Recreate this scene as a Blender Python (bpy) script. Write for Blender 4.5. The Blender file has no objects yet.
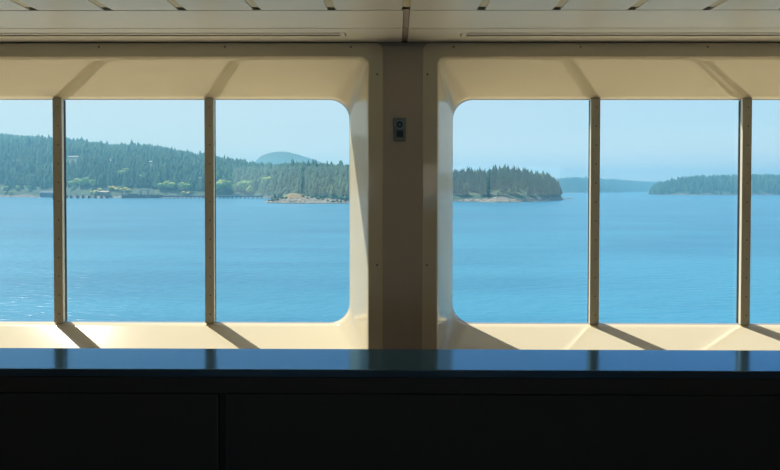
import bpy, bmesh, math, random
import numpy as np
from mathutils import Vector, Euler
R = random.Random(7); NR = np.random.RandomState(7)
S = bpy.context.scene
COL = S.collection
EYE = 1.40; F = 580.0; VX = 394.0; VY = 188.0; SEA = EYE - 15.0

# ---------------------------------------------------------------- camera
cd = bpy.data.cameras.new('camera'); cam = bpy.data.objects.new('camera', cd); COL.objects.link(cam)
cam.location = (0, 0, EYE)
cd.sensor_fit = 'HORIZONTAL'; cd.sensor_width = 36; cd.lens = F / 780 * 36
PITCH = .0156
cam.rotation_euler = Euler((math.pi/2 - PITCH, -.0013, (390 - VX) / F * -1), 'XYZ')
cd.shift_y = -(235 - F*PITCH - VY - 1.0) / 780
cd.clip_start = .02; cd.clip_end = 30000
S.camera = cam

# ---------------------------------------------------------------- sky
S.view_settings.view_transform = 'Standard'; S.view_settings.look = 'None'
S.view_settings.exposure = 0; S.view_settings.gamma = 1; S.view_settings.use_curve_mapping = False
S.cycles.max_bounces = 14; S.cycles.diffuse_bounces = 7; S.cycles.glossy_bounces = 5
S.cycles.transparent_max_bounces = 24; S.cycles.volume_bounces = 1
S.cycles.use_denoising = True; S.cycles.sample_clamp_indirect = 6
W = bpy.data.worlds.new('sky'); S.world = W; W.use_nodes = True
wn = W.node_tree.nodes; wl = W.node_tree.links; wn.clear()
wo = wn.new('ShaderNodeOutputWorld'); bg = wn.new('ShaderNodeBackground')
tc = wn.new('ShaderNodeTexCoord'); sx = wn.new('ShaderNodeSeparateXYZ')
ramp = wn.new('ShaderNodeValToRGB')
els = ramp.color_ramp.elements
stops = [(0, (1.5, 1.36, 1.16)), (.045, (1.02, 1.08, 1.06)), (.10, (.66, .90, 1.02)), (.16, (.50, .79, 1.02)), (.28, (.32, .62, 1.05)),
         (.5, (.16, .36, .72)), (1, (.09, .22, .52))]
els[0].position = 0; els[0].color = (*stops[0][1], 1); els[1].position = 1; els[1].color = (*stops[-1][1], 1)
for p, c in stops[1:-1]:
    e = els.new(p); e.color = (*c, 1)
wl.new(tc.outputs['Generated'], sx.inputs[0]); wl.new(sx.outputs['Z'], ramp.inputs[0])
# the sky is paler towards the sun
sund = Vector((-.81*math.cos(math.radians(53)), .58*math.cos(math.radians(53)), math.sin(math.radians(53)))).normalized()
dot = wn.new('ShaderNodeVectorMath'); dot.operation = 'DOT_PRODUCT'; dot.inputs[1].default_value = sund
wl.new(tc.outputs['Generated'], dot.inputs[0])
mr = wn.new('ShaderNodeMapRange'); mr.inputs[1].default_value = .05; mr.inputs[2].default_value = 1.0
mr.inputs[3].default_value = 0; mr.inputs[4].default_value = .8
wl.new(dot.outputs['Value'], mr.inputs[0])
mx = wn.new('ShaderNodeMix'); mx.data_type = 'RGBA'; mx.inputs[7].default_value = (.95, .97, .90, 1)
wl.new(mr.outputs[0], mx.inputs[0]); wl.new(ramp.outputs[0], mx.inputs[6])
wl.new(mx.outputs[2], bg.inputs[0]); bg.inputs[1].default_value = 1.0
wl.new(bg.outputs[0], wo.inputs[0])

# ---------------------------------------------------------------- sun
sl = bpy.data.lights.new('sun', 'SUN'); so = bpy.data.objects.new('sun', sl); COL.objects.link(so)
sl.energy = 7.5; sl.color = (1, .94, .83); sl.angle = .0095
so.rotation_euler = sund.to_track_quat('Z', 'Y').to_euler()

# ---------------------------------------------------------------- helpers
def mat(name, col, rough=.5, metal=0, noise=None, bump=None, spec=.5, coat=0, col2=None, coords='Object'):
    m = bpy.data.materials.new(name); m.use_nodes = True
    n, l = m.node_tree.nodes, m.node_tree.links
    b = n['Principled BSDF']
    b.inputs['Base Color'].default_value = (*col, 1); b.inputs['Roughness'].default_value = rough
    b.inputs['Metallic'].default_value = metal; b.inputs['Specular IOR Level'].default_value = spec
    b.inputs['Coat Weight'].default_value = coat; b.inputs['Coat Roughness'].default_value = .06
    t = n.new('ShaderNodeTexCoord')
    if noise:
        nz = n.new('ShaderNodeTexNoise'); nz.inputs['Scale'].default_value = noise; nz.inputs['Detail'].default_value = 4
        l.new(t.outputs[coords], nz.inputs['Vector'])
        mi = n.new('ShaderNodeMix'); mi.data_type = 'RGBA'
        mi.inputs[6].default_value = (*col, 1); mi.inputs[7].default_value = (*(col2 or [c*.88 for c in col]), 1)
        l.new(nz.outputs['Fac'], mi.inputs[0]); l.new(mi.outputs[2], b.inputs['Base Color'])
    if bump:
        nb = n.new('ShaderNodeTexNoise'); nb.inputs['Scale'].default_value = bump[0]
        bp = n.new('ShaderNodeBump'); bp.inputs['Strength'].default_value = bump[1]; bp.inputs['Distance'].default_value = bump[2]
        l.new(t.outputs[coords], nb.inputs['Vector']); l.new(nb.outputs['Fac'], bp.inputs['Height'])
        l.new(bp.outputs[0], b.inputs['Normal'])
    return m

def obj(name, verts, faces, m, parent=None, smooth=False, bevel=0, mats=None, fm=None):
    me = bpy.data.meshes.new(name); me.from_pydata([tuple(v) for v in verts], [], faces); 
    for k in (mats or [m]): me.materials.append(k)
    if fm is not None: me.polygons.foreach_set('material_index', fm)
    bm = bmesh.new(); bm.from_mesh(me); bmesh.ops.recalc_face_normals(bm, faces=bm.faces); bm.to_mesh(me); bm.free()
    if smooth:
        me.polygons.foreach_set('use_smooth', [True]*len(me.polygons))
        me.set_sharp_from_angle(angle=math.radians(38))
    me.update()
    o = bpy.data.objects.new(name, me); COL.objects.link(o)
    if parent: o.parent = parent
    if bevel:
        b = o.modifiers.new('bevel', 'BEVEL'); b.width = bevel; b.segments = 2; b.limit_method = 'ANGLE'
    return o

class MB:
    def __init__(s): s.v = []; s.f = []
    def box(s, x0, x1, y0, y1, z0, z1):
        b = len(s.v)
        s.v += [(x, y, z) for z in (z0, z1) for y in (y0, y1) for x in (x0, x1)]
        s.f += [(b, b+2, b+3, b+1), (b+4, b+5, b+7, b+6), (b, b+1, b+5, b+4), (b+2, b+6, b+7, b+3), (b, b+4, b+6, b+2), (b+1, b+3, b+7, b+5)]
        return s
    def cyl(s, c, ax, r, h, n=16, r2=None):
        """cylinder from c along unit axis ax, length h"""
        ax = Vector(ax); c = Vector(c); q = ax.to_track_quat('Z', 'Y'); b = len(s.v); r2 = r if r2 is None else r2
        for k, rr in ((0, r), (h, r2)):
            for i in range(n):
                a = 2*math.pi*i/n; s.v.append(tuple(c + q @ Vector((rr*math.cos(a), rr*math.sin(a), k))))
        s.f += [tuple(b+i for i in range(n))[::-1], tuple(b+n+i for i in range(n))]
        s.f += [(b+i, b+(i+1) % n, b+n+(i+1) % n, b+n+i) for i in range(n)]
        return s
    def build(s, name, m, parent=None, **k): return obj(name, s.v, s.f, m, parent, **k)

def tag(o, label=None, cat=None, group=None, kind=None):
    if label: o['label'] = label
    if cat: o['category'] = cat
    if group: o['group'] = group
    if kind: o['kind'] = kind
    return o
def empty(name, loc=(0, 0, 0)):
    o = bpy.data.objects.new(name, None); o.location = loc; COL.objects.link(o); o.empty_display_size = .1
    return o
def at(px, py, Y): return Vector(((px-VX)/F*Y, Y, EYE + (VY-py)/F*Y))

# ---------------------------------------------------------------- materials
CREAM = mat('cream_gelcoat', (.84, .75, .56), .08, noise=1.3, col2=(.81, .72, .53), spec=.55, bump=(.9, .05, .02))
WALLP = mat('pillar_laminate', (.60, .51, .41), .38, noise=2)
CEIL = mat('ceiling_enamel', (.78, .76, .70), .32, noise=.8, col2=(.72, .70, .65))
STRIP2 = mat('joint_cover', (.36, .31, .28), .45)
STRIP = mat('ceiling_strip', (.62, .55, .38), .45)
DARK = mat('dark_gap', (.03, .028, .025), .6)
MULL = mat('bronze_aluminium', (.76, .71, .56), .42, metal=.15)
GASK = mat('black_gasket', (.012, .012, .014), .5)
LGASK = mat('grey_sealant', (.35, .34, .36), .5)
STEEL = mat('dull_steel', (.22, .20, .18), .35, metal=.8)
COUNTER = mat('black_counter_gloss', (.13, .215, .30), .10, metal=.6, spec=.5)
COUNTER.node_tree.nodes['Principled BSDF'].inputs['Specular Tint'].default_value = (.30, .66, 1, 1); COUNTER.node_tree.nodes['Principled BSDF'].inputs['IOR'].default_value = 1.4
CFRONT = mat('counter_front', (.055, .050, .048), .5)
CFRONT2 = mat('counter_front_edge', (.07, .09, .09), .35)
FLOORM = mat('floor_vinyl', (.24, .18, .15), .45, noise=30)
WALLM = mat('wall_laminate', (.64, .52, .43), .4, noise=2)
SOCK = mat('socket_plate', (.22, .26, .25), .35)
SOCKD = mat('socket_dark', (.01, .02, .03), .3)
CHROME = mat('socket_ring', (.5, .62, .62), .2, metal=1)

def glass_mat():
    m = bpy.data.materials.new('window_glass'); m.use_nodes = True
    n, l = m.node_tree.nodes, m.node_tree.links; n.clear()
    o = n.new('ShaderNodeOutputMaterial'); mi = n.new('ShaderNodeMixShader'); t = n.new('ShaderNodeBsdfTransparent')
    g = n.new('ShaderNodeBsdfGlossy'); ge = n.new('ShaderNodeNewGeometry')
    dt = n.new('ShaderNodeVectorMath'); dt.operation = 'DOT_PRODUCT'; l.new(ge.outputs['Normal'], dt.inputs[0]); l.new(ge.outputs['Incoming'], dt.inputs[1])
    ab = n.new('ShaderNodeMath'); ab.operation = 'ABSOLUTE'; l.new(dt.outputs['Value'], ab.inputs[0])
    om = n.new('ShaderNodeMath'); om.operation = 'SUBTRACT'; om.inputs[0].default_value = 1; l.new(ab.outputs[0], om.inputs[1])
    pw = n.new('ShaderNodeMath'); pw.operation = 'POWER'; pw.inputs[1].default_value = 5; l.new(om.outputs[0], pw.inputs[0])
    fr = n.new('ShaderNodeMath'); fr.operation = 'MULTIPLY_ADD'; fr.inputs[1].default_value = .96; fr.inputs[2].default_value = .03; l.new(pw.outputs[0], fr.inputs[0])
    t.inputs[0].default_value = (.97, .985, .98, 1); g.inputs['Roughness'].default_value = .0
    l.new(fr.outputs[0], mi.inputs[0]); l.new(t.outputs[0], mi.inputs[1]); l.new(g.outputs[0], mi.inputs[2]); l.new(mi.outputs[0], o.inputs[0])
    return m
GLASS = glass_mat()

# ================================================================ ROOM
YF, YG = 3.00, 3.35           # inner wall face, glass
XL, XR, YB = -4.45, 4.55, -6.0
CZ = EYE + .755
# openings: glass rectangle and front rectangle
GT = EYE + (VY-98.8)/F*YG; GB = EYE + (VY-322.3)/F*YG
FT = EYE + (VY-57)/F*YF; FB = EYE - 183/F*YF
wins = [(-3.615, (350-VX)/F*YG), ((452-VX)/F*YG, 3.70)]
SP = (368-VX)/F*YF - (350-VX)/F*YG   # horizontal splay
def rrect(x0, x1, z0, z1, r, y, n=10):
    pts = []
    for cx, cz, a0 in ((x1-r, z1-r, 0), (x0+r, z1-r, 90), (x0+r, z0+r, 180), (x1-r, z0+r, 270)):
        for i in range(n+1):
            a = math.radians(a0 + 90*i/n); pts.append((cx + r*math.cos(a), y, cz + r*math.sin(a)))
    return pts
def loft(loops):
    v = [p for L in loops for p in L]; n = len(loops[0]); f = []
    for k in range(len(loops)-1):
        for i in range(n):
            j = (i+1) % n; f.append((k*n+i, k*n+j, (k+1)*n+j, (k+1)*n+i))
    return v, f

FL = .078
def screw(mb_parent, c, ax, r=.0055, name='screw'):
    o = MB().cyl(c, ax, r, .0025, 12, r*.7).build(name, STEEL, mb_parent); return o

mspace = .872
for wi, (gx0, gx1) in enumerate(wins):
    fx0, fx1 = (gx0 - SP, gx1 + SP) if wi == 0 else (gx0 - SP + .010, gx1 + SP)
    W0 = empty('window_%d' % (wi+1), ((gx0+gx1)/2, YG, 0)); tag(W0, kind='structure'); L0 = Vector(W0.location)
    def loc(pts): return [(p[0]-L0.x, p[1]-L0.y, p[2]-L0.z) for p in pts]
    r1 = .04; e = .010
    loops = [rrect(fx0-FL, fx1+FL, FB-FL, FT+.0735, .045, YF+.004),
             rrect(fx0-FL, fx1+FL, FB-FL, FT+.0735, .045, YF-.006),
             rrect(fx0-FL+.003, fx1+FL-.003, FB-FL+.003, FT+.0705, .045, YF-.009),
             rrect(fx0-.004, fx1+.004, FB-.004, FT+.004, r1, YF-.009),
             rrect(fx0, fx1, FB, FT, r1, YF-.005)]
    for k in range(1, 13):
        t = k/12
        x0 = fx0+(gx0-fx0)*t; x1 = fx1+(gx1-fx1)*t; z0 = FB+(GB-FB)*t; z1 = FT+(GT-FT)*t
        loops.append(rrect(x0, x1, z0, z1, r1+(.118-r1)*t, YF-.005 + (YG-.022-YF+.005)*t))
    loops.append(rrect(gx0, gx1, GB, GT, .118, YG-.006))
    loops.append(rrect(gx0-.10, gx1+.10, GB-.10, GT+.10, .06, YG-.004))
    v, f = loft([loc(L) for L in loops])
    sur = obj('surround', v, f, CREAM, W0, smooth=True)
    # gasket ring round the glass
    gl = [rrect(gx0+.0, gx1-.0, GB+.0, GT-.0, .118, YG-.0215), rrect(gx0+.003, gx1-.003, GB+.003, GT-.003, .115, YG-.012), rrect(gx0+.003, gx1-.003, GB+.003, GT-.003, .115, YG-.002), rrect(gx0-.02, gx1+.02, GB-.02, GT+.02, .118, YG-.002)]
    v, f = loft([loc(L) for L in gl]); obj('gasket', v, f, LGASK, W0, smooth=True)
    # screws on the flange
    sx0 = (377.2-VX)/F*YF if wi == 0 else (427-VX)/F*YF
    base = (351-VX)/F*YF if wi == 0 else (453-VX)/F*YF
    d = -1 if wi == 0 else 1
    for k in range(6):
        screw(W0, Vector((base + d*k*.650, YF-.009, EYE+(VY-46.8)/F*YF)) - L0, (0, -1, 0))
        screw(W0, Vector((base + d*k*.650, YF-.009, FB-FL/2)) - L0, (0, -1, 0))
    for side in (sx0, (fx0+fx1) - sx0):
        for k in range(2):
            screw(W0, Vector((side, YF-.009, EYE+(VY-74-190*k)/F*YF)) - L0, (0, -1, 0))
    # mullions and panes
    first = (209-VX)/F*(YG-.03) if wi == 0 else (594.5-VX)/F*(YG-.03)
    ms = [first + d*k*(mspace if wi == 0 else .860) for k in range(3)]
    edges = sorted([gx0-.02] + ms + [gx1+.02])
    for mxx in ms:
        o = MB().box(mxx-.0265-L0.x, mxx+.0265-L0.x, -.034, -.012, GB+.003, GT+.002).build('mullion', MULL, W0, bevel=.002)
        k = MB().box(mxx-.0245-L0.x, mxx+.0245-L0.x, -.0118, .012, GB+.004, GT-.004).build('seal', GASK, o)
        zz = GB + .055
        while zz < GT - .03:
            MB().cyl((mxx-L0.x+.004, -.034, zz), (0, -1, 0), .0042, .0022, 10, .003).build('screw', STEEL, o)
            zz += .108
    for a, b in zip(edges, edges[1:]):
        MB().box(a+.004-L0.x, b-.004-L0.x, -.001, .005, GB-.015, GT+.015).build('pane', GLASS, W0)

# walls of the setting
wf = MB()
def panel_with_holes(mb, y0, y1, x0, x1, z0, z1, holes):
    mb.box(x0, x1, y0, y1, holes[0][3], z1); mb.box(x0, x1, y0, y1, z0, holes[0][2])
    xs = x0
    for h in holes:
        mb.box(xs, h[0], y0, y1, h[2], h[3]); xs = h[1]
    mb.box(xs, x1, y0, y1, holes[0][2], holes[0][3])
panel_with_holes(wf, YF, YF+.03, XL-.06, XR+.06, 0, CZ-.0, [(a-SP-.02, b+SP+.02, FB-.02, FT+.02) for a, b in wins])
panel_with_holes(wf, YG+.006, YG+.05, XL-.2, XR+.2, -.2, CZ+.30, [(a-.012, b+.012, GB-.012, GT+.012) for a, b in wins])
o = wf.build('wall_front', WALLP); tag(o, kind='structure')
# pillar cover between the windows
pl0, pl1 = (382.3-VX)/F*YF, (423-VX)/F*YF
o = MB().box(pl0, pl1, YF-.006, YF, .02, CZ-.02).build('trim_1', WALLP, bevel=.002); tag(o, kind='structure')
# opposite wall with its own row of windows
wb = MB(); holes = [(-3.6, -.4, .95, 1.95), (.45, 3.7, .95, 1.95)]
panel_with_holes(wb, YB-.08, YB, XL-.06, XR+.06, 0, CZ, holes)
o = wb.build('wall_back', WALLM); tag(o, kind='structure')
for i, h in enumerate(holes):
    w = empty('window_%d' % (i+3), ((h[0]+h[1])/2, YB-.04, 0)); tag(w, kind='structure'); hw = (h[1]-h[0])/2
    fr = MB(); panel_with_holes(fr, -.05, .05, -hw, hw, h[2], h[3], [(-hw+.05, hw-.05, h[2]+.05, h[3]-.05)])
    fr.box(-.03, .03, -.04, .04, h[2]+.05, h[3]-.05); fr.build('window_frame', CREAM, w)
    MB().box(-hw+.04, hw-.04, -.003, .003, h[2]+.04, h[3]-.04).build('pane', GLASS, w)
tag(MB().box(XL-.06, XL, YB, YF, 0, CZ).build('wall_left', WALLM), kind='structure')
tag(MB().box(XR, XR+.06, YB, YF, 0, CZ).build('wall_right', WALLM), kind='structure')
tag(MB().box(XL-.2, XR+.2, YB-.1, YG+.005, -.2, 0).build('floor', FLOORM), kind='structure')

# added, unseen sunlit deck below the windows, bouncing warm light onto the surrounds
DECKM = mat('bounce_deck_sand', (.86, .73, .48), .6, noise=3)
tag(MB().box(XL-3, XR+3, YG+.055, 5.95, -.25, -.06).box(XL-3, XR+3, 5.85, 5.95, -.06, -.01).build('bounce_deck', DECKM), kind='structure')

# ceiling
ce = empty('ceiling', (0, 0, CZ)); tag(ce, kind='structure')
MB().box(XL-.2, XR+.2, YB-.3, YG+.005, .05, .12).build('deckhead', DARK, ce)
yA0, yA1 = EYE*0 + .755*F/(VY-28), YF-.006        # band by the wall
yB0 = .755*F/(VY-10.2)
cx0 = (404.8-VX)/F*2.85
gj = .0145; g2 = .0035
for (a, b) in ((XL, cx0-gj), (cx0+gj, XR)):
    # band with the air slot, split in strips round the slot
    s0, s1 = .755*F/(VY-32.6), .755*F/(VY-35.6)
    MB().box(a, b, yA0+g2, s0-.003, 0, .02).box(a, b, s1+.003, yA1, 0, .02).box(a if a < 0 else (458-VX)/F*2.84-.0, b if b > 0 else b, s0-.003, s1+.003, .012, .02).build('ceiling_panel', CEIL, ce)
    e0 = (346-VX)/F*2.84 if a < 0 else (460-VX)/F*2.84
    if a < 0: MB().box(e0, b, s0-.003, s1+.003, 0, .02).build('ceiling_panel', CEIL, ce)
    else: MB().box(a, e0, s0-.003, s1+.003, 0, .02).build('ceiling_panel', CEIL, ce)
    x0, x1 = (a, e0-.004) if a < 0 else (e0+.004, b)
    sl_ = MB().box(x0, x1, (s0+s1)/2-.012, (s0+s1)/2+.010, .001, .006).build('air_slot', CEIL, ce)
    MB().box(x0, x1, s0+.001, s1-.001, .010, .012).build('slot_shadow_gap', DARK, ce)
    xe = e0-.03 if a < 0 else e0+.008
    MB().box(xe, xe+.022, s0-.002, s1+.002, -.0005, .009).build('slot_end_cap', CEIL, ce)
    MB().box(a, b, yB0+g2, yA0-g2, 0, .02).build('ceiling_panel', CEIL, ce)
# centre joint strip
MB().box(cx0-gj+.002, cx0+gj-.002, yB0, yA1, .005, .03).build('joint_strip', STRIP2, ce)
MB().box(cx0-gj+.002, cx0+gj-.002, yA0-.006, yA0, .002, .005).build('joint_clip', CREAM, ce)
P = .3156; gap = .034
n0 = int((XL-cx0)/P)-1; n1 = int((XR-cx0)/P)+1
for k in range(n0, n1+1):
    x = (406.3-VX)/F*2.377 + k*P
    a, b = max(XL, x+gap/2), min(XR, x+P-gap/2)
    if b - a > .02:
        MB().box(a, b, YB, yB0-g2, 0, .02).build('ceiling_panel', CEIL, ce, bevel=.0015)
    if XL+.02 < x < XR-.02:
        MB().box(x-gap/2+.0005, x+gap/2-.0005, YB, yB0-.036, .003, .02).build('ceiling_strip', STRIP, ce)
        MB().box(x-gap/2+.001, x+gap/2-.001, yB0-.036, yB0-.003, .010, .03).build('strip_end', GASK, ce)

# ================================================================ COUNTER
KT = EYE-.50
kb, kf = .5*F/(348.6-VY), .5*F/(369.8-VY)
K = empty('counter', (0, (kb+kf)/2, 0))
tag(K, 'long black counter with a glossy top running under both windows', 'counter')
ky = (kb+kf)/2
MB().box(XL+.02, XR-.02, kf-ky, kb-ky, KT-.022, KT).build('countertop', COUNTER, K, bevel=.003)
MB().box(XL+.02, XR-.02, kf-ky+.004, kf-ky+.018, KT-.068, KT-.0225).build('apron', CFRONT, K, bevel=.002)
sx_ = (216-VX)/F*kf; sx2 = (224-VX)/F*kf
pz0, pz1 = .10, KT-.072
for a, b in ((XL+.02, -2.25), (-2.244, sx_), (sx2, XR-.02)):
    p = MB().box(a, b, kf-ky+.012, kf-ky+.03, pz0, pz1).build('front_panel', CFRONT, K, bevel=.0015)
for c in (sx_-.004, sx2):
    MB().box(c, c+.004, kf-ky+.009, kf-ky+.0118, pz0, pz1).build('edge_strip', CFRONT2, K)
MB().box(sx_+.001, sx2-.001, kf-ky+.02, kf-ky+.03, pz0, pz1).build('joint_backing', DARK, K)
MB().box(XL+.02, XR-.02, kf-ky+.031, kb-ky-.01, .10, KT-.0225).build('body', CFRONT, K)
MB().box(XL+.02, XR-.02, kf-ky+.06, kb-ky-.02, 0, .10).build('plinth', DARK, K)

# ================================================================ SOCKET
c = at(399.4, 128.5, YF-.006)
so_ = empty('wall_socket', c); tag(so_, 'small grey two-part socket plate high on the brown pillar between the windows', 'socket')
MB().box(-.033, .033, -.007, 0, -.060, .060).build('plate', SOCK, so_, bevel=.002)
rg = []
for rr, yy in ((.0215, -.007), (.0215, -.012), (.018, -.012), (.018, -.007)):
    rg.append([(rr*math.cos(2*math.pi*i/24)+.001, yy, rr*math.sin(2*math.pi*i/24)+.024) for i in range(24)])
v, f = loft(rg); ring = obj('ring', v, f, CHROME, so_, smooth=True)
MB().cyl((.001, -.007, .024), (0, -1, 0), .018, .003, 24).build('socket_face', SOCKD, so_)
MB().cyl((.001, -.010, .024), (0, -1, 0), .006, .004, 12).build('centre_pin', SOCK, so_)
MB().box(-.015, .019, -.011, -.007, -.040, -.006).build('lower_socket', SOCKD, so_, bevel=.003)

# ================================================================ SEA
def sea_mat():
    m = bpy.data.materials.new('sea_water'); m.use_nodes = True
    n, l = m.node_tree.nodes, m.node_tree.links; b = n['Principled BSDF']
    b.inputs['Roughness'].default_value = .28; b.inputs['IOR'].default_value = 1.33
    g = n.new('ShaderNodeNewGeometry')
    mp = n.new('ShaderNodeMapping'); mp.inputs['Scale'].default_value = (.012, .05, 1); l.new(g.outputs['Position'], mp.inputs[0])
    nz = n.new('ShaderNodeTexNoise'); nz.inputs['Scale'].default_value = 1; nz.inputs['Detail'].default_value = 3; l.new(mp.outputs[0], nz.inputs['Vector'])
    r = n.new('ShaderNodeValToRGB'); r.color_ramp.elements[0].position = .35; r.color_ramp.elements[1].position = .65
    r.color_ramp.elements[0].color = (.022, .165, .285, 1); r.color_ramp.elements[1].color = (.035, .215, .345, 1)
    l.new(nz.outputs[0], r.inputs[0]); l.new(r.outputs[0], b.inputs['Base Color'])
    mp2 = n.new('ShaderNodeMapping'); mp2.inputs['Scale'].default_value = (.35, 1.0, 1); l.new(g.outputs['Position'], mp2.inputs[0])
    n2 = n.new('ShaderNodeTexNoise'); n2.inputs['Scale'].default_value = .9; n2.inputs['Detail'].default_value = 5; l.new(mp2.outputs[0], n2.inputs['Vector'])
    bp = n.new('ShaderNodeBump'); bp.inputs['Strength'].default_value = .8; bp.inputs['Distance'].default_value = .5
    l.new(n2.outputs[0], bp.inputs['Height']); l.new(bp.outputs[0], b.inputs['Normal'])
    return m
v = [(x, y, SEA) for y in (-1500, 14000) for x in (-9000, 9000)]
o = obj('sea', v, [(0, 1, 3, 2)], sea_mat()); tag(o, kind='structure')

# ================================================================ LAND
def land_mat(name, veg, rock, grass, rockh):
    m = bpy.data.materials.new(name); m.use_nodes = True
    n, l = m.node_tree.nodes, m.node_tree.links; b = n['Principled BSDF']; b.inputs['Roughness'].default_value = .9
    g = n.new('ShaderNodeNewGeometry'); s = n.new('ShaderNodeSeparateXYZ'); l.new(g.outputs['Position'], s.inputs[0])
    nz = n.new('ShaderNodeTexNoise'); nz.inputs['Scale'].default_value = .06; nz.inputs['Detail'].default_value = 5; l.new(g.outputs['Position'], nz.inputs['Vector'])
    ma = n.new('ShaderNodeMath'); ma.operation = 'MULTIPLY_ADD'; ma.inputs[1].default_value = -9.0; l.new(nz.outputs[0], ma.inputs[0]); l.new(s.outputs[2], ma.inputs[2])
    mr = n.new('ShaderNodeMapRange'); mr.inputs[1].default_value = SEA + rockh - 4.9; mr.inputs[2].default_value = SEA + rockh - 4.1
    l.new(ma.outputs[0], mr.inputs[0])
    n2 = n.new('ShaderNodeTexNoise'); n2.inputs['Scale'].default_value = .12; n2.inputs['Detail'].default_value = 3; l.new(g.outputs['Position'], n2.inputs['Vector'])
    c1 = n.new('ShaderNodeMix'); c1.data_type = 'RGBA'; c1.inputs[6].default_value = (*veg, 1); c1.inputs[7].default_value = (*grass, 1)
    r2 = n.new('ShaderNodeMapRange'); r2.inputs[1].default_value = .45; r2.inputs[2].default_value = .58; l.new(n2.outputs[0], r2.inputs[0]); l.new(r2.outputs[0], c1.inputs[0])
    n3 = n.new('ShaderNodeTexNoise'); n3.inputs['Scale'].default_value = .3; n3.inputs['Detail'].default_value = 5; l.new(g.outputs['Position'], n3.inputs['Vector'])
    r3 = n.new('ShaderNodeMapRange'); r3.inputs[1].default_value = .42; r3.inputs[2].default_value = .58; l.new(n3.outputs[0], r3.inputs[0])
    c0 = n.new('ShaderNodeMix'); c0.data_type = 'RGBA'; c0.inputs[6].default_value = (*[k*.22 for k in rock], 1); c0.inputs[7].default_value = (*rock, 1); l.new(r3.outputs[0], c0.inputs[0])
    c2 = n.new('ShaderNodeMix'); c2.data_type = 'RGBA'; l.new(mr.outputs[0], c2.inputs[0]); l.new(c0.outputs[2], c2.inputs[6]); l.new(c1.outputs[2], c2.inputs[7])
    l.new(c2.outputs[2], b.inputs['Base Color'])
    return m
ROCK = (.28, .24, .18)
FORESTFLOOR = land_mat('forest_ground', (.03, .06, .025), ROCK, (.05, .09, .03), 4)
POINTM = land_mat('rocky_point_ground', (.12, .15, .05), (.27, .24, .185), (.26, .11, .035), 6.2)
FARM = mat('far_mountain', (.05, .085, .05), .9, noise=.01, coords='Object')

def lump(x, y, s):
    return (math.sin(x/s*1.7+1.3)+math.sin(y/s*1.3+x/s*.6)+math.sin((x+y)/s*2.9+.7)*.5)/2.5
class Land:
    """ctl: (px, shoreline distance, skyline py, ridge distance)"""
    def __init__(s, ctl, treeh, power=.8, rough=1.5):
        s.c = np.array(ctl, float); s.th = treeh; s.p = power; s.r = rough
    def at(s, px, v):
        c = s.c; Ys = np.interp(px, c[:, 0], c[:, 1]); sk = np.interp(px, c[:, 0], c[:, 2]); Yr = np.interp(px, c[:, 0], c[:, 3])
        H = max(1.0, (VY-sk)/F*Yr + 15 - s.th)
        fade = min(1, (px-c[0, 0])/6.0, (c[-1, 0]-px)/6.0); fade = max(0, fade)**.8; H *= fade
        Y = Ys + (Yr-Ys)*v; X = (px-VX)/F*Y
        if v <= 0: h = v*12 - .3
        elif v <= 1: h = H*(math.sin(min(v, 1)*math.pi/2)**s.p)
        else: h = H*max(-.1, 1-((v-1)/.8)**2)
        if 0 < v < 1.7: h += lump(X, Y, 45)*s.r*min(1, v*6)*fade
        return X, Y, SEA + h
    def build(s, name, m, nu=160, nv=26, vmax=1.85):
        a, b = s.c[0, 0], s.c[-1, 0]; vs = [-.04, 0, .01, .025, .05] + [.09 + (vmax-.09)*i/(nv-5) for i in range(nv-4)]
        V = [s.at(a+(b-a)*i/nu, v) for v in vs for i in range(nu+1)]; n = nu+1
        Fc = [(j*n+i, j*n+i+1, (j+1)*n+i+1, (j+1)*n+i) for j in range(len(vs)-1) for i in range(nu)]
        o = obj(name, V, Fc, m, smooth=True); tag(o, kind='structure'); return o

def Yd(d): return 15*F/d
left = Land([(-260, Yd(9), 132.7, 1750), (-60, Yd(9), 133.7, 1750), (0, Yd(8.8), 135.7, 1750), (50, Yd(8.8), 138.7, 1700), (95, Yd(9.5), 143.2, 1650), (110, Yd(9.3), 145.7, 1650),
             (130, Yd(9.3), 145.2, 1600), (160, Yd(9.3), 147.7, 1600), (205, Yd(9), 155.7, 1550), (240, Yd(8.6), 159.7, 1450), (262, Yd(9), 163.7, 1350),
             (285, Yd(11), 164.2, 1200), (320, Yd(12.5), 163.2, 1000), (350, Yd(13), 164.2, 900), (380, Yd(13), 169.7, 850), (402, Yd(12), 180.7, 800)], 17)
left.build('left_hillside', FORESTFLOOR, 260)
right = Land([(425, 720, 178.5, 860), (440, 700, 166.5, 830), (462, 690, 165.5, 800), (480, 680, 166.5, 790), (500, 670, 164, 780), (520, 670, 167.5, 800), (540, 700, 169.5, 830), (552, 750, 173.5, 850), (560, 800, 180, 880), (567, 880, 194, 930), (574, 920, 197, 950)], 19, rough=1.2)
right.build('wooded_point', FORESTFLOOR, 120)
mid = Land([(535, 2500, 176.5, 2900), (552, 2450, 176.5, 2850), (575, 2400, 176, 2800), (600, 2500, 177, 2900), (625, 2900, 178.5, 3300), (645, 3200, 180, 3600), (670, 3400, 180.5, 3800), (700, 3600, 182.5, 3900)], 18)
mid.build('far_shore', FORESTFLOOR, 120)
isl = Land([(648, 1640, 184.4, 1700), (659, 1600, 179.9, 1700), (676, 1580, 176.4, 1800), (693, 1560, 173.9, 1800), (713, 1560, 173.4, 1800), (743, 1560, 171.9, 1800), (768, 1560, 172.4, 1800), (798, 1560, 172.4, 1800), (888, 1560, 170.4, 1800), (1008, 1560, 173.4, 1800)], 17)
isl.build('wooded_island', FORESTFLOOR, 160)
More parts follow.
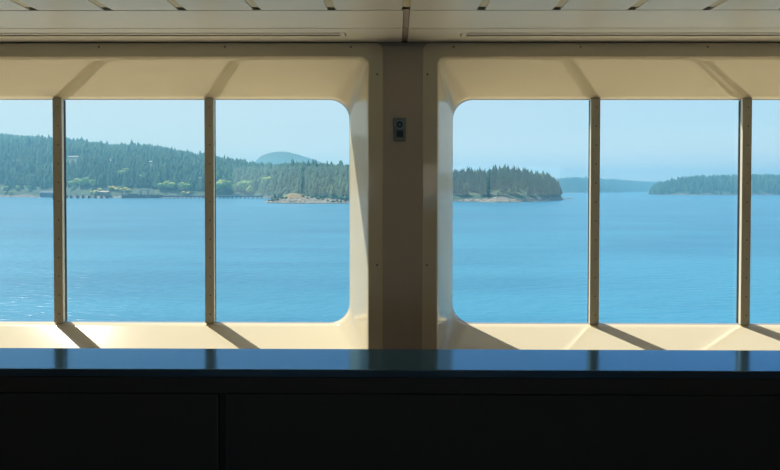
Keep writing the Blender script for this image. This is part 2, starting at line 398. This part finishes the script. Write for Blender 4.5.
point = Land([(264, 640, 201, 680), (272, 612, 198, 650), (284, 600, 194.5, 640), (290, 595, 191.6, 640), (299, 595, 191.6, 640), (306, 590, 193.8, 640), (318, 590, 196, 640), (330, 590, 198, 640), (342, 595, 199.5, 640), (350, 610, 203, 650)], 0, power=.7, rough=1.5)
point.build('rocky_point', POINTM, 110, 22)
rock = Land([(478, 668, 202, 690), (486, 660, 198.5, 690), (496, 655, 195.0, 690), (506, 655, 195.3, 690), (516, 660, 199, 690), (524, 668, 202, 692)], 0, power=.7, rough=.8)
rock.build('rocky_outcrop', POINTM, 50, 16)
mt = Land([(218, 2900, 180.5, 3500), (241, 2900, 172.5, 3500), (255, 2900, 161.5, 3500), (261, 2900, 155.5, 3500), (268, 2900, 152.5, 3500), (278, 2900, 151.3, 3500), (288, 2900, 151.5, 3500), (298, 2900, 153.5, 3500), (308, 2900, 157, 3500), (321, 2900, 161.5, 3500), (348, 2900, 170.5, 3500), (383, 2900, 182.5, 3500)], 0, rough=4)
mt.build('distant_mountain', FARM, 120)

# ---------------------------------------------------------------- trees
def tint_mat(name, base, var, attr):
    m = bpy.data.materials.new(name); m.use_nodes = True
    n, l = m.node_tree.nodes, m.node_tree.links; b = n['Principled BSDF']; b.inputs['Roughness'].default_value = .85
    b.inputs['Specular IOR Level'].default_value = .15
    mi = n.new('ShaderNodeMix'); mi.data_type = 'RGBA'; mi.inputs[6].default_value = (*base, 1); mi.inputs[7].default_value = (*var, 1)
    if attr:
        a = n.new('ShaderNodeAttribute'); a.attribute_name = 'tint'; l.new(a.outputs['Fac'], mi.inputs[0])
    else:
        a = n.new('ShaderNodeObjectInfo'); l.new(a.outputs['Random'], mi.inputs[0])
    l.new(mi.outputs[2], b.inputs['Base Color']); return m
NEEDLE_O = tint_mat('conifer_needles', (.022, .062, .028), (.065, .13, .05), False)
NEEDLE_F = tint_mat('forest_needles', (.022, .062, .028), (.065, .13, .05), True)
LEAF_O = tint_mat('pale_leaves', (.20, .33, .08), (.36, .40, .09), False)
YELLOW = tint_mat('yellow_broom', (.50, .42, .07), (.62, .52, .12), False)
BARK = mat('bark', (.12, .09, .07), .9)

def conifer(seed, tiers=9, sides=9):
    r = random.Random(seed); v = []; f = []; fm = []
    # trunk (unit height)
    n = 6
    for z, rr in ((0, .022), (.97, .003)):
        for i in range(n): v.append((rr*math.cos(2*math.pi*i/n), rr*math.sin(2*math.pi*i/n), z))
    f += [(i, (i+1) % n, n+(i+1) % n, n+i) for i in range(n)]; fm += [1]*n
    for t in range(tiers):
        q = t/(tiers-1); z0 = .14 + .72*q; rad = (.20*(1-q)**.8 + .028)*r.uniform(.8, 1.15); h = .20*(1-q)+.10
        b = len(v); v.append((0, 0, min(1, z0+h))); ph = r.uniform(0, 6)
        for i in range(sides*2):
            a = 2*math.pi*i/(sides*2)+ph; rr = rad*(r.uniform(.8, 1.2) if i % 2 else r.uniform(.45, .65))
            v.append((rr*math.cos(a), rr*math.sin(a), z0-(.03 if i % 2 else -.01)+r.uniform(-.01, .01)))
        m2 = sides*2; v.append((0, 0, z0+.04))
        for i in range(m2):
            f.append((b, b+1+i, b+1+(i+1) % m2)); f.append((b+1+m2, b+1+(i+1) % m2, b+1+i)); fm += [0, 0]
    return v, f, fm
def leafy(seed):
    r = random.Random(seed); v = []; f = []; fm = []
    n = 6
    for z, rr in ((0, .04), (.5, .02)):
        for i in range(n): v.append((rr*math.cos(2*math.pi*i/n), rr*math.sin(2*math.pi*i/n), z))
    f += [(i, (i+1) % n, n+(i+1) % n, n+i) for i in range(n)]; fm += [1]*n
    for k in range(8):
        c = Vector((r.uniform(-.24, .24), r.uniform(-.24, .24), r.uniform(.35, .75))) if k else Vector((0, 0, .6)); rr = r.uniform(.16, .25) if k else .34
        bm = bmesh.new(); bmesh.ops.create_icosphere(bm, subdivisions=2, radius=rr)
        b = len(v)
        for w in bm.verts: v.append(tuple(c + w.co*r.uniform(.82, 1.18)))
        for q in bm.faces: f.append(tuple(b+w.index for w in q.verts)); fm.append(0)
        bm.free()
    return v, f, fm
def proto(name, data, m):
    v, f, fm = data; me = bpy.data.meshes.new(name); me.from_pydata(v, [], f); me.materials.append(m); me.materials.append(BARK)
    me.polygons.foreach_set('material_index', fm); me.update(); return me
con = [proto('conifer', conifer(s), NEEDLE_O) for s in range(5)]
lea = [proto('leafy_tree', leafy(s), LEAF_O) for s in range(3)]
bro = [proto('bush', leafy(s+9), YELLOW) for s in range(2)]
SHRUB = tint_mat('shrub_leaves', (.03, .07, .02), (.10, .14, .04), False)
shr = [proto('shrub', leafy(s+19), SHRUB) for s in range(2)]
def place(me, name, X, Y, Z, h, wide, label, cat, group):
    o = bpy.data.objects.new(name, me); COL.objects.link(o); o.location = (X, Y, Z-.4)
    o.scale = (h*wide, h*wide, h); o.rotation_euler = (0, 0, R.uniform(0, 6.28)); tag(o, label, cat, group); return o

# 300 nearest conifers: wooded point, and the shore behind the rocky point
def near_trees(land, n, a, b, vr, zones, hr):
    vs = [vr[0]+(vr[1]-vr[0])*((i+.5)/n) for i in range(n)]; R.shuffle(vs)
    for i, v in enumerate(vs):
        px = a+(b-a)*((i+R.random())/n)
        X, Y, Z = land.at(px, v); z, row = where(px, v, zones)
        place(con[i % 5], 'conifer', X, Y, Z, R.uniform(*hr), R.uniform(.8, 1.3), 'dark conifer %s %s' % (row, z), 'tree', 'conifers %s %s' % (row, z))
def where(px, v, zones):
    row = 'in the front row' if v < .3 else ('in the middle rows' if v < .7 else 'in the back row')
    return next(z for lim, z in zones if px < lim), row
near_trees(right, 165, 446, 560, (.10, 1.0), [(482, 'at the pillar end of the wooded point'), (524, 'above the bare outcrop right of the pillar'), (999, 'towards the tip of the wooded point')], (13, 24))
near_trees(left, 125, 284, 356, (.06, .8), [(310, 'behind the crest of the rocky point'), (999, 'between the rocky point and the pillar')], (12, 20))
for px, v, h, lb in ((498.5, .8, 7, 'small dark conifer alone on top of the bare outcrop right of the pillar'), (298.8, .8, 5.5, 'small lone conifer at the crest of the rocky point, beside the orange ground'),
        (272, .5, 4.5, 'low dark conifer at the far left end of the rocky point'), (275, .6, 6.5, 'tallest of the four dark conifers at the left end of the rocky point'),
        (278.5, .5, 5, 'third dark conifer from the left end of the rocky point'), (281, .7, 6, 'dark conifer nearest the crest among four at the left end of the rocky point'),
        (337, .6, 5, 'left one of two low conifers at the right end of the rocky point'), (341, .5, 4.5, 'right one of two low conifers at the right end of the rocky point')):
    L_ = rock if px > 400 else point
    X, Y, Z = L_.at(px, v); place(con[R.randrange(5)], 'conifer', X, Y, Z, h, 1.7, lb, 'tree', 'small conifers on bare rock')

for px, v, h in ((269, .3, 2.5), (273, .2, 3), (277, .25, 3), (282, .35, 3), (286, .3, 2.2), (303, .5, 2), (307, .4, 2), (312, .7, 2.6), (318, .6, 2.4), (323, .7, 2.6), (328, .5, 2.2), (333, .4, 2.6), (339, .3, 2.2), (345, .4, 2.4)):
    z = 'left of its orange crest' if px < 290 else 'right of its crest'
    X, Y, Z = point.at(px, v); place(shr[R.randrange(2)], 'low_shrub', X, Y, Z, h, R.uniform(1.5, 2.2),
        'low dark green shrub on the rocky point, ' + z, 'shrub', 'low shrubs on the rocky point, ' + z)

# pale broadleaf trees and yellow bushes on the left shore
ZL = [(40, 'by the water at the far left edge of the view'), (112, 'behind the old pile jetty'), (150, 'on the slope above the ferry dock'), (200, 'beside the causeway left of the second mullion'), (239, 'just right of the second mullion'), (262, 'above the shore end of the causeway'), (999, 'on the slope left of the rocky point')]
for px, v, h in ((4, .025, 9), (16, .03, 8), (28, .03, 8), (72, .045, 14), (80, .05, 15), (86, .055, 17), (92, .05, 15), (76, .065, 13), (121, .12, 19), (125, .16, 16), (139, .1, 15),
                 (160, .045, 13), (166, .05, 16), (171, .045, 15), (181, .05, 15), (186, .045, 14), (217, .045, 19), (222, .055, 22), (228, .06, 20), (233, .04, 16),
                 (240, .045, 21), (245, .05, 23), (250, .035, 16), (266, .16, 19), (270, .2, 17), (332, .1, 12)):
    z = next(q for lim, q in ZL if px < lim)
    X, Y, Z = left.at(px, v); place(lea[R.randrange(3)], 'leafy_tree', X, Y, Z, h, R.uniform(.9, 1.2),
        'pale yellow-green leafy tree ' + z, 'tree', 'pale leafy trees ' + z)
for px, v, h in ((90, .015, 5), (95, .02, 5.5), (99, .03, 6), (103, .02, 5), (109, .04, 7), (112, .04, 7), (116, .035, 6), (120, .03, 6), (125, .035, 7), (128, .03, 6), (183, .02, 6), (188, .02, 5), (4, .012, 4), (9, .012, 4)):
    z = 'at the foot of the hillside, far left edge of the view' if px < 40 else ('behind the old pile jetty' if px < 106 else ('between the pile jetty and the ferry dock' if px < 140 else 'beside the causeway left of the second mullion'))
    X, Y, Z = left.at(px, v); place(bro[R.randrange(2)], 'broom_bush', X, Y, Z, h, R.uniform(1.3, 1.9),
        'low yellow flowering bush ' + z, 'bush', 'yellow bushes ' + z)

def hill_v(px, py):
    for i in range(20, 110):
        X, Y, Z = left.at(px, i/100)
        if VY - (Z-EYE)/Y*F < py: return i/100
    return .9
HILLH = [(72.5, 158, 5.5), (110, 161, 1.8), (150, 163, 2.8), (199.5, 180, 2.2)]
CLEAR = [(px, hill_v(px, py), w) for px, py, w in HILLH]
# everything further off: one mesh
def forest():
    pv = []; pf = []
    for s_ in range(4):
        r = random.Random(40+s_); v = []; f = []
        for t, (z0, z1, rad) in enumerate(((.08, .62, .27), (.34, .82, .20), (.60, 1.0, .13))):
            b = len(v); v.append((r.uniform(-.02, .02), r.uniform(-.02, .02), z1)); n = 8
            for i in range(n):
                a = 2*math.pi*i/n + r.uniform(0, .4); rr = rad*(r.uniform(.9, 1.25) if i % 2 else r.uniform(.55, .85)); v.append((rr*math.cos(a), rr*math.sin(a), z0+r.uniform(-.03, .03)))
            f += [(b, b+1+i, b+1+(i+1) % n) for i in range(n)]
        pv.append(np.array(v)); pf.append(np.array(f))
    VV = []; FF = []; TT = []; off = 0
    jobs = [(left, 13500, -240, 400, (.035, 1.08), (9, 21)), (right, 240, 430, 559, (.85, 1.25), (13, 19)), (mid, 2600, 537, 698, (.01, 1.05), (14, 20)),
            (isl, 2600, 649, 985, (.02, 1.06), (13, 19)), (right, 60, 428, 452, (.1, 1.0), (14, 20))]
    for land, n, a, b, vr, hr in jobs:
        for i in range(n):
            px = a+(b-a)*NR.rand(); v = vr[0]+(vr[1]-vr[0])*NR.rand()
            X, Y, Z = land.at(px, v)
            if land is left and 60 < px < 262 and v < .05: continue
            if land is left and any(abs(px-hp) < hw and hv-.10 < v < hv+.03 for hp, hv, hw in CLEAR): continue
            h = NR.uniform(*hr)*(1+.15*lump(X, Y, 60))*(1.32 if NR.rand() < .07 else 1)
            k = NR.randint(4); p = pv[k]; an = NR.rand()*6.28; ca, sa = math.cos(an), math.sin(an); w = h*NR.uniform(.85, 1.35)
            Q = np.empty_like(p); Q[:, 0] = X+w*(p[:, 0]*ca-p[:, 1]*sa); Q[:, 1] = Y+w*(p[:, 0]*sa+p[:, 1]*ca); Q[:, 2] = Z-.5+h*p[:, 2]
            VV.append(Q); FF.append(pf[k]+off); off += len(p)
            tn = min(1, max(0, NR.normal(.35, .28)+.45*lump(X, Y, 90))); TT.append(np.full(len(p), tn))
    V = np.concatenate(VV); Fa = np.concatenate(FF); T = np.concatenate(TT)
    me = bpy.data.meshes.new('conifer_forest'); me.vertices.add(len(V)); me.vertices.foreach_set('co', V.ravel())
    me.loops.add(Fa.size); me.loops.foreach_set('vertex_index', Fa.ravel().astype(np.int32))
    me.polygons.add(len(Fa)); me.polygons.foreach_set('loop_start', np.arange(0, Fa.size, 3, dtype=np.int32))
    at_ = me.attributes.new('tint', 'FLOAT', 'POINT'); at_.data.foreach_set('value', T)
    me.materials.append(NEEDLE_F); me.update(calc_edges=True); me.validate()
    o = bpy.data.objects.new('conifer_forest', me); COL.objects.link(o)
    tag(o, 'dense conifer forest covering the left hillside and the far shores', 'forest', kind='stuff')
forest()

# ---------------------------------------------------------------- houses
HW = mat('house_white', (.52, .50, .47), .6); HB = mat('house_blue_grey', (.09, .12, .15), .8); HR = mat('house_roof', (.42, .40, .38), .7)
HT = mat('house_tan', (.24, .17, .12), .6); HPINK = mat('house_pink', (.42, .27, .24), .6); WD = mat('house_window', (.05, .07, .09), .2)
def house(px, py, Y, w, h, d, wall, roof, label, rh=1.8, name='house'):
    p = at(px, py, Y); t = empty(name, p); tag(t, label, 'house')
    MB().box(-w/2, w/2, 0, d, -4, h).build('wall', wall, t)
    v = [(-w/2-.5, -.6, h), (w/2+.5, -.6, h), (w/2+.5, d+.6, h), (-w/2-.5, d+.6, h), (-w/2-.5, d/2, h+rh), (w/2+.5, d/2, h+rh)]
    obj('roof', v, [(0, 1, 5, 4), (2, 3, 4, 5), (0, 4, 3), (1, 2, 5), (0, 3, 2, 1)], roof, t)
    n = max(2, int(w/4))
    for i in range(n):
        x = -w/2 + w*(i+.5)/n; MB().box(x-.8, x+.8, -.12, .05, h*.35, h*.78).build('window', WD, t)
    return t
house(72.5, HILLH[0][1], left.at(72.5, CLEAR[0][1])[1], 24, 4.2, 9, HW, HT, 'long pale house high among the trees right of the leftmost mullion')
house(110, HILLH[1][1], left.at(110, CLEAR[1][1])[1], 5, 2.6, 6, HW, HW, 'tiny white house alone high on the wooded hillside')
house(3, 190, 1010, 8, 4, 8, HPINK, HR, 'small pinkish house by the shore at the far left', 2.5)
house(46, 194, 985, 26, 3.2, 9, HB, HB, 'long low blue-grey building by the shore left of the leftmost mullion', 3)
house(150, HILLH[2][1], left.at(150, CLEAR[2][1])[1], 7, 4, 8, HB, HR, 'blue-grey house in a clearing on the hillside above the dock')
house(199.5, HILLH[3][1], left.at(199.5, CLEAR[3][1])[1], 6, 5, 7, HW, HW, 'small white house among trees left of the second mullion')
house(101, 193, 935, 20, 2.6, 8, HT, HT, 'low tan building on the shore behind the old jetty')
house(539, 194.6, 735, 8, 2.6, 5, HB, HW, 'small pale house under the trees on the right wooded point', 1.3)

# ---------------------------------------------------------------- jetty and ferry dock
TIMB = mat('weathered_timber', (.05, .05, .06), .9); TIMBL = mat('pale_timber', (.24, .22, .21), .9); STL = mat('dock_steel', (.26, .29, .32), .5); CONC = mat('dock_deck', (.12, .125, .14), .8)
jy = 885
j = empty('old_jetty', ((86-VX)/F*jy, jy, SEA)); tag(j, 'old timber jetty on separate pile clusters on the left shore', 'jetty')
def jx(px, Y, o): return (px-VX)/F*Y - o.location.x
MB().box(jx(64, jy, j), jx(107, jy, j), -1.5, 1.5, 3.6, 4.3).build('jetty_deck', TIMBL, j)
for px in (65.5, 70, 76.5, 82, 88, 94.5, 100.5, 106):
    m_ = MB()
    for dx in (-1, 0, 1):
        for dy in (-1.2, 1.2): m_.cyl((jx(px, jy, j)+dx*.9, dy, -2), (0, 0, 1), .42, 6.5+R.uniform(-.4, .8), 8)
    m_.build('pile_cluster', TIMB, j)
b_ = empty('channel_pile', at(51.3, 199, 830)); tag(b_, 'cluster of dark piles standing in the water left of the leftmost mullion', 'piles')
m_ = MB()
for dx, dy in ((0, 0), (.8, .3), (-.7, .4), (.1, -.7)): m_.cyl((dx, dy, -2), (dx*-.05, 0, 1), .4, 6, 8)
m_.build('pile', TIMB, b_)

dy_ = 880
dk = empty('ferry_dock', ((150-VX)/F*dy_, dy_, SEA)); tag(dk, 'dark ferry dock with a pale lift gantry and a long causeway to shore', 'dock')
MB().box(jx(122, dy_, dk), jx(160, dy_, dk), -4, 6, 1.0, 5.2).build('dock_deck', TIMB, dk)
MB().box(jx(158, dy_, dk), jx(262, dy_, dk), 1, 7, 2.4, 4.2).build('causeway', CONC, dk)
MB().box(jx(160, dy_, dk), jx(262, dy_, dk), .8, 1.1, 4.2, 5.0).build('causeway_rail', STL, dk)
for i in range(12):
    px = 123 + i*3.2
    m_ = MB().cyl((jx(px, dy_, dk), -4.4, -2), (0, 0, 1), .7, 8.6+R.uniform(-.8, 1.6), 8); m_.build('fender_pile', TIMB, dk)
for i in range(24):
    px = 164 + i*4.2
    MB().cyl((jx(px, dy_, dk), 2, -2), (0, 0, 1), .4, 5, 8).cyl((jx(px, dy_, dk), 6, -2), (0, 0, 1), .4, 5, 8).build('causeway_pile', TIMB, dk)
for px in (139.5, 147):
    m_ = MB(); x = jx(px, dy_, dk)
    for a in (-1.1, 1.1):
        for b in (0, 3): m_.box(x+a-.25, x+a+.25, b-.25, b+.25, 4.2, 13.2)
    for z in (6.5, 9, 11.5, 13.2): m_.box(x-1.3, x+1.3, -.2, .1, z-.2, z+.2); m_.box(x-1.3, x+1.3, 2.9, 3.2, z-.2, z+.2)
    m_.build('lift_tower', STL, dk)
MB().box(jx(139, dy_, dk), jx(147.5, dy_, dk), .8, 1.6, 12.2, 13.4).build('lift_beam', STL, dk)
MB().box(jx(127, dy_, dk), jx(136, dy_, dk), 0, 4, 5.2, 7.4).build('dock_shed', TIMB, dk)
for px in (151, 157, 165, 173):
    MB().box(jx(px, dy_, dk)-.12, jx(px, dy_, dk)+.12, 2, 2.3, 4.2, 8.6).box(jx(px, dy_, dk)-.6, jx(px, dy_, dk)+.3, 2, 2.3, 8.4, 8.8).build('dock_light', STL, dk)
s_ = at(281.2, 189.2, 690)
sn = MB().cyl((0, 0, -3), (.62, .1, .76), .35, 9.5, 8, .15).build('pale_streak', HW); sn.location = s_  # thin pale tapering rod, slanted; no particular object meant
tag(sn, 'thin pale streak slanting over the left end of the rocky point', 'tree trunk')

# shoreline boulders on the right point (pale)
BOULD = mat('pale_boulder', (.36, .32, .26), .9, noise=.5, col2=(.18, .16, .13))
bms = []
for s_ in range(3):
    bm = bmesh.new(); bmesh.ops.create_icosphere(bm, subdivisions=2, radius=1); rr = random.Random(s_)
    for w in bm.verts: w.co *= rr.uniform(.75, 1.2); w.co.z *= .6
    me = bpy.data.meshes.new('boulder'); bm.to_mesh(me); bm.free(); me.materials.append(BOULD); bms.append(me)
def boulders(land, a, b, n, zones, sc=(.8, 1.8)):
    for i in range(n):
        px = a+(b-a)*(i+R.random())/n; X, Y, Z = land.at(px, R.uniform(.0, .05))
        o = bpy.data.objects.new('boulder', bms[i % 3]); COL.objects.link(o); k = R.uniform(*sc)
        o.location = (X, Y-R.uniform(0, 4), SEA+.3); o.scale = (k*1.8, k, k*.8); o.rotation_euler.z = R.uniform(-.4, .4)
        z = next(q for lim, q in zones if px < lim); tag(o, 'pale boulder at the waterline ' + z, 'rock', 'boulders at the waterline ' + z)
boulders(right, 452, 561, 60, [(480, 'just right of the pillar, under the conifers'), (526, 'below the bare outcrop right of the pillar'), (999, 'at the tip of the right wooded point')])
boulders(point, 268, 347, 40, [(290, 'of the left end of the rocky point'), (320, 'of the middle of the rocky point'), (999, 'of the right end of the rocky point')])

# ================================================================ HAZE
hm = bpy.data.materials.new('sea_haze'); hm.use_nodes = True; n, l = hm.node_tree.nodes, hm.node_tree.links; n.clear()
o_ = n.new('ShaderNodeOutputMaterial'); vs_ = n.new('ShaderNodeVolumeScatter')
vs_.inputs['Color'].default_value = (.27, .60, .79, 1); vs_.inputs['Density'].default_value = .00042; vs_.inputs['Anisotropy'].default_value = .2
va_ = n.new('ShaderNodeVolumeAbsorption'); va_.inputs['Color'].default_value = vs_.inputs['Color'].default_value; va_.inputs['Density'].default_value = vs_.inputs['Density'].default_value
ad_ = n.new('ShaderNodeAddShader'); l.new(vs_.outputs[0], ad_.inputs[0]); l.new(va_.outputs[0], ad_.inputs[1]); l.new(ad_.outputs[0], o_.inputs['Volume'])
hz = MB().box(-6000, 6000, 200, 4400, SEA-3, EYE+140).build('haze', hm)
tag(hz, 'thin blue summer haze over the water and the far shores', 'haze', kind='stuff')
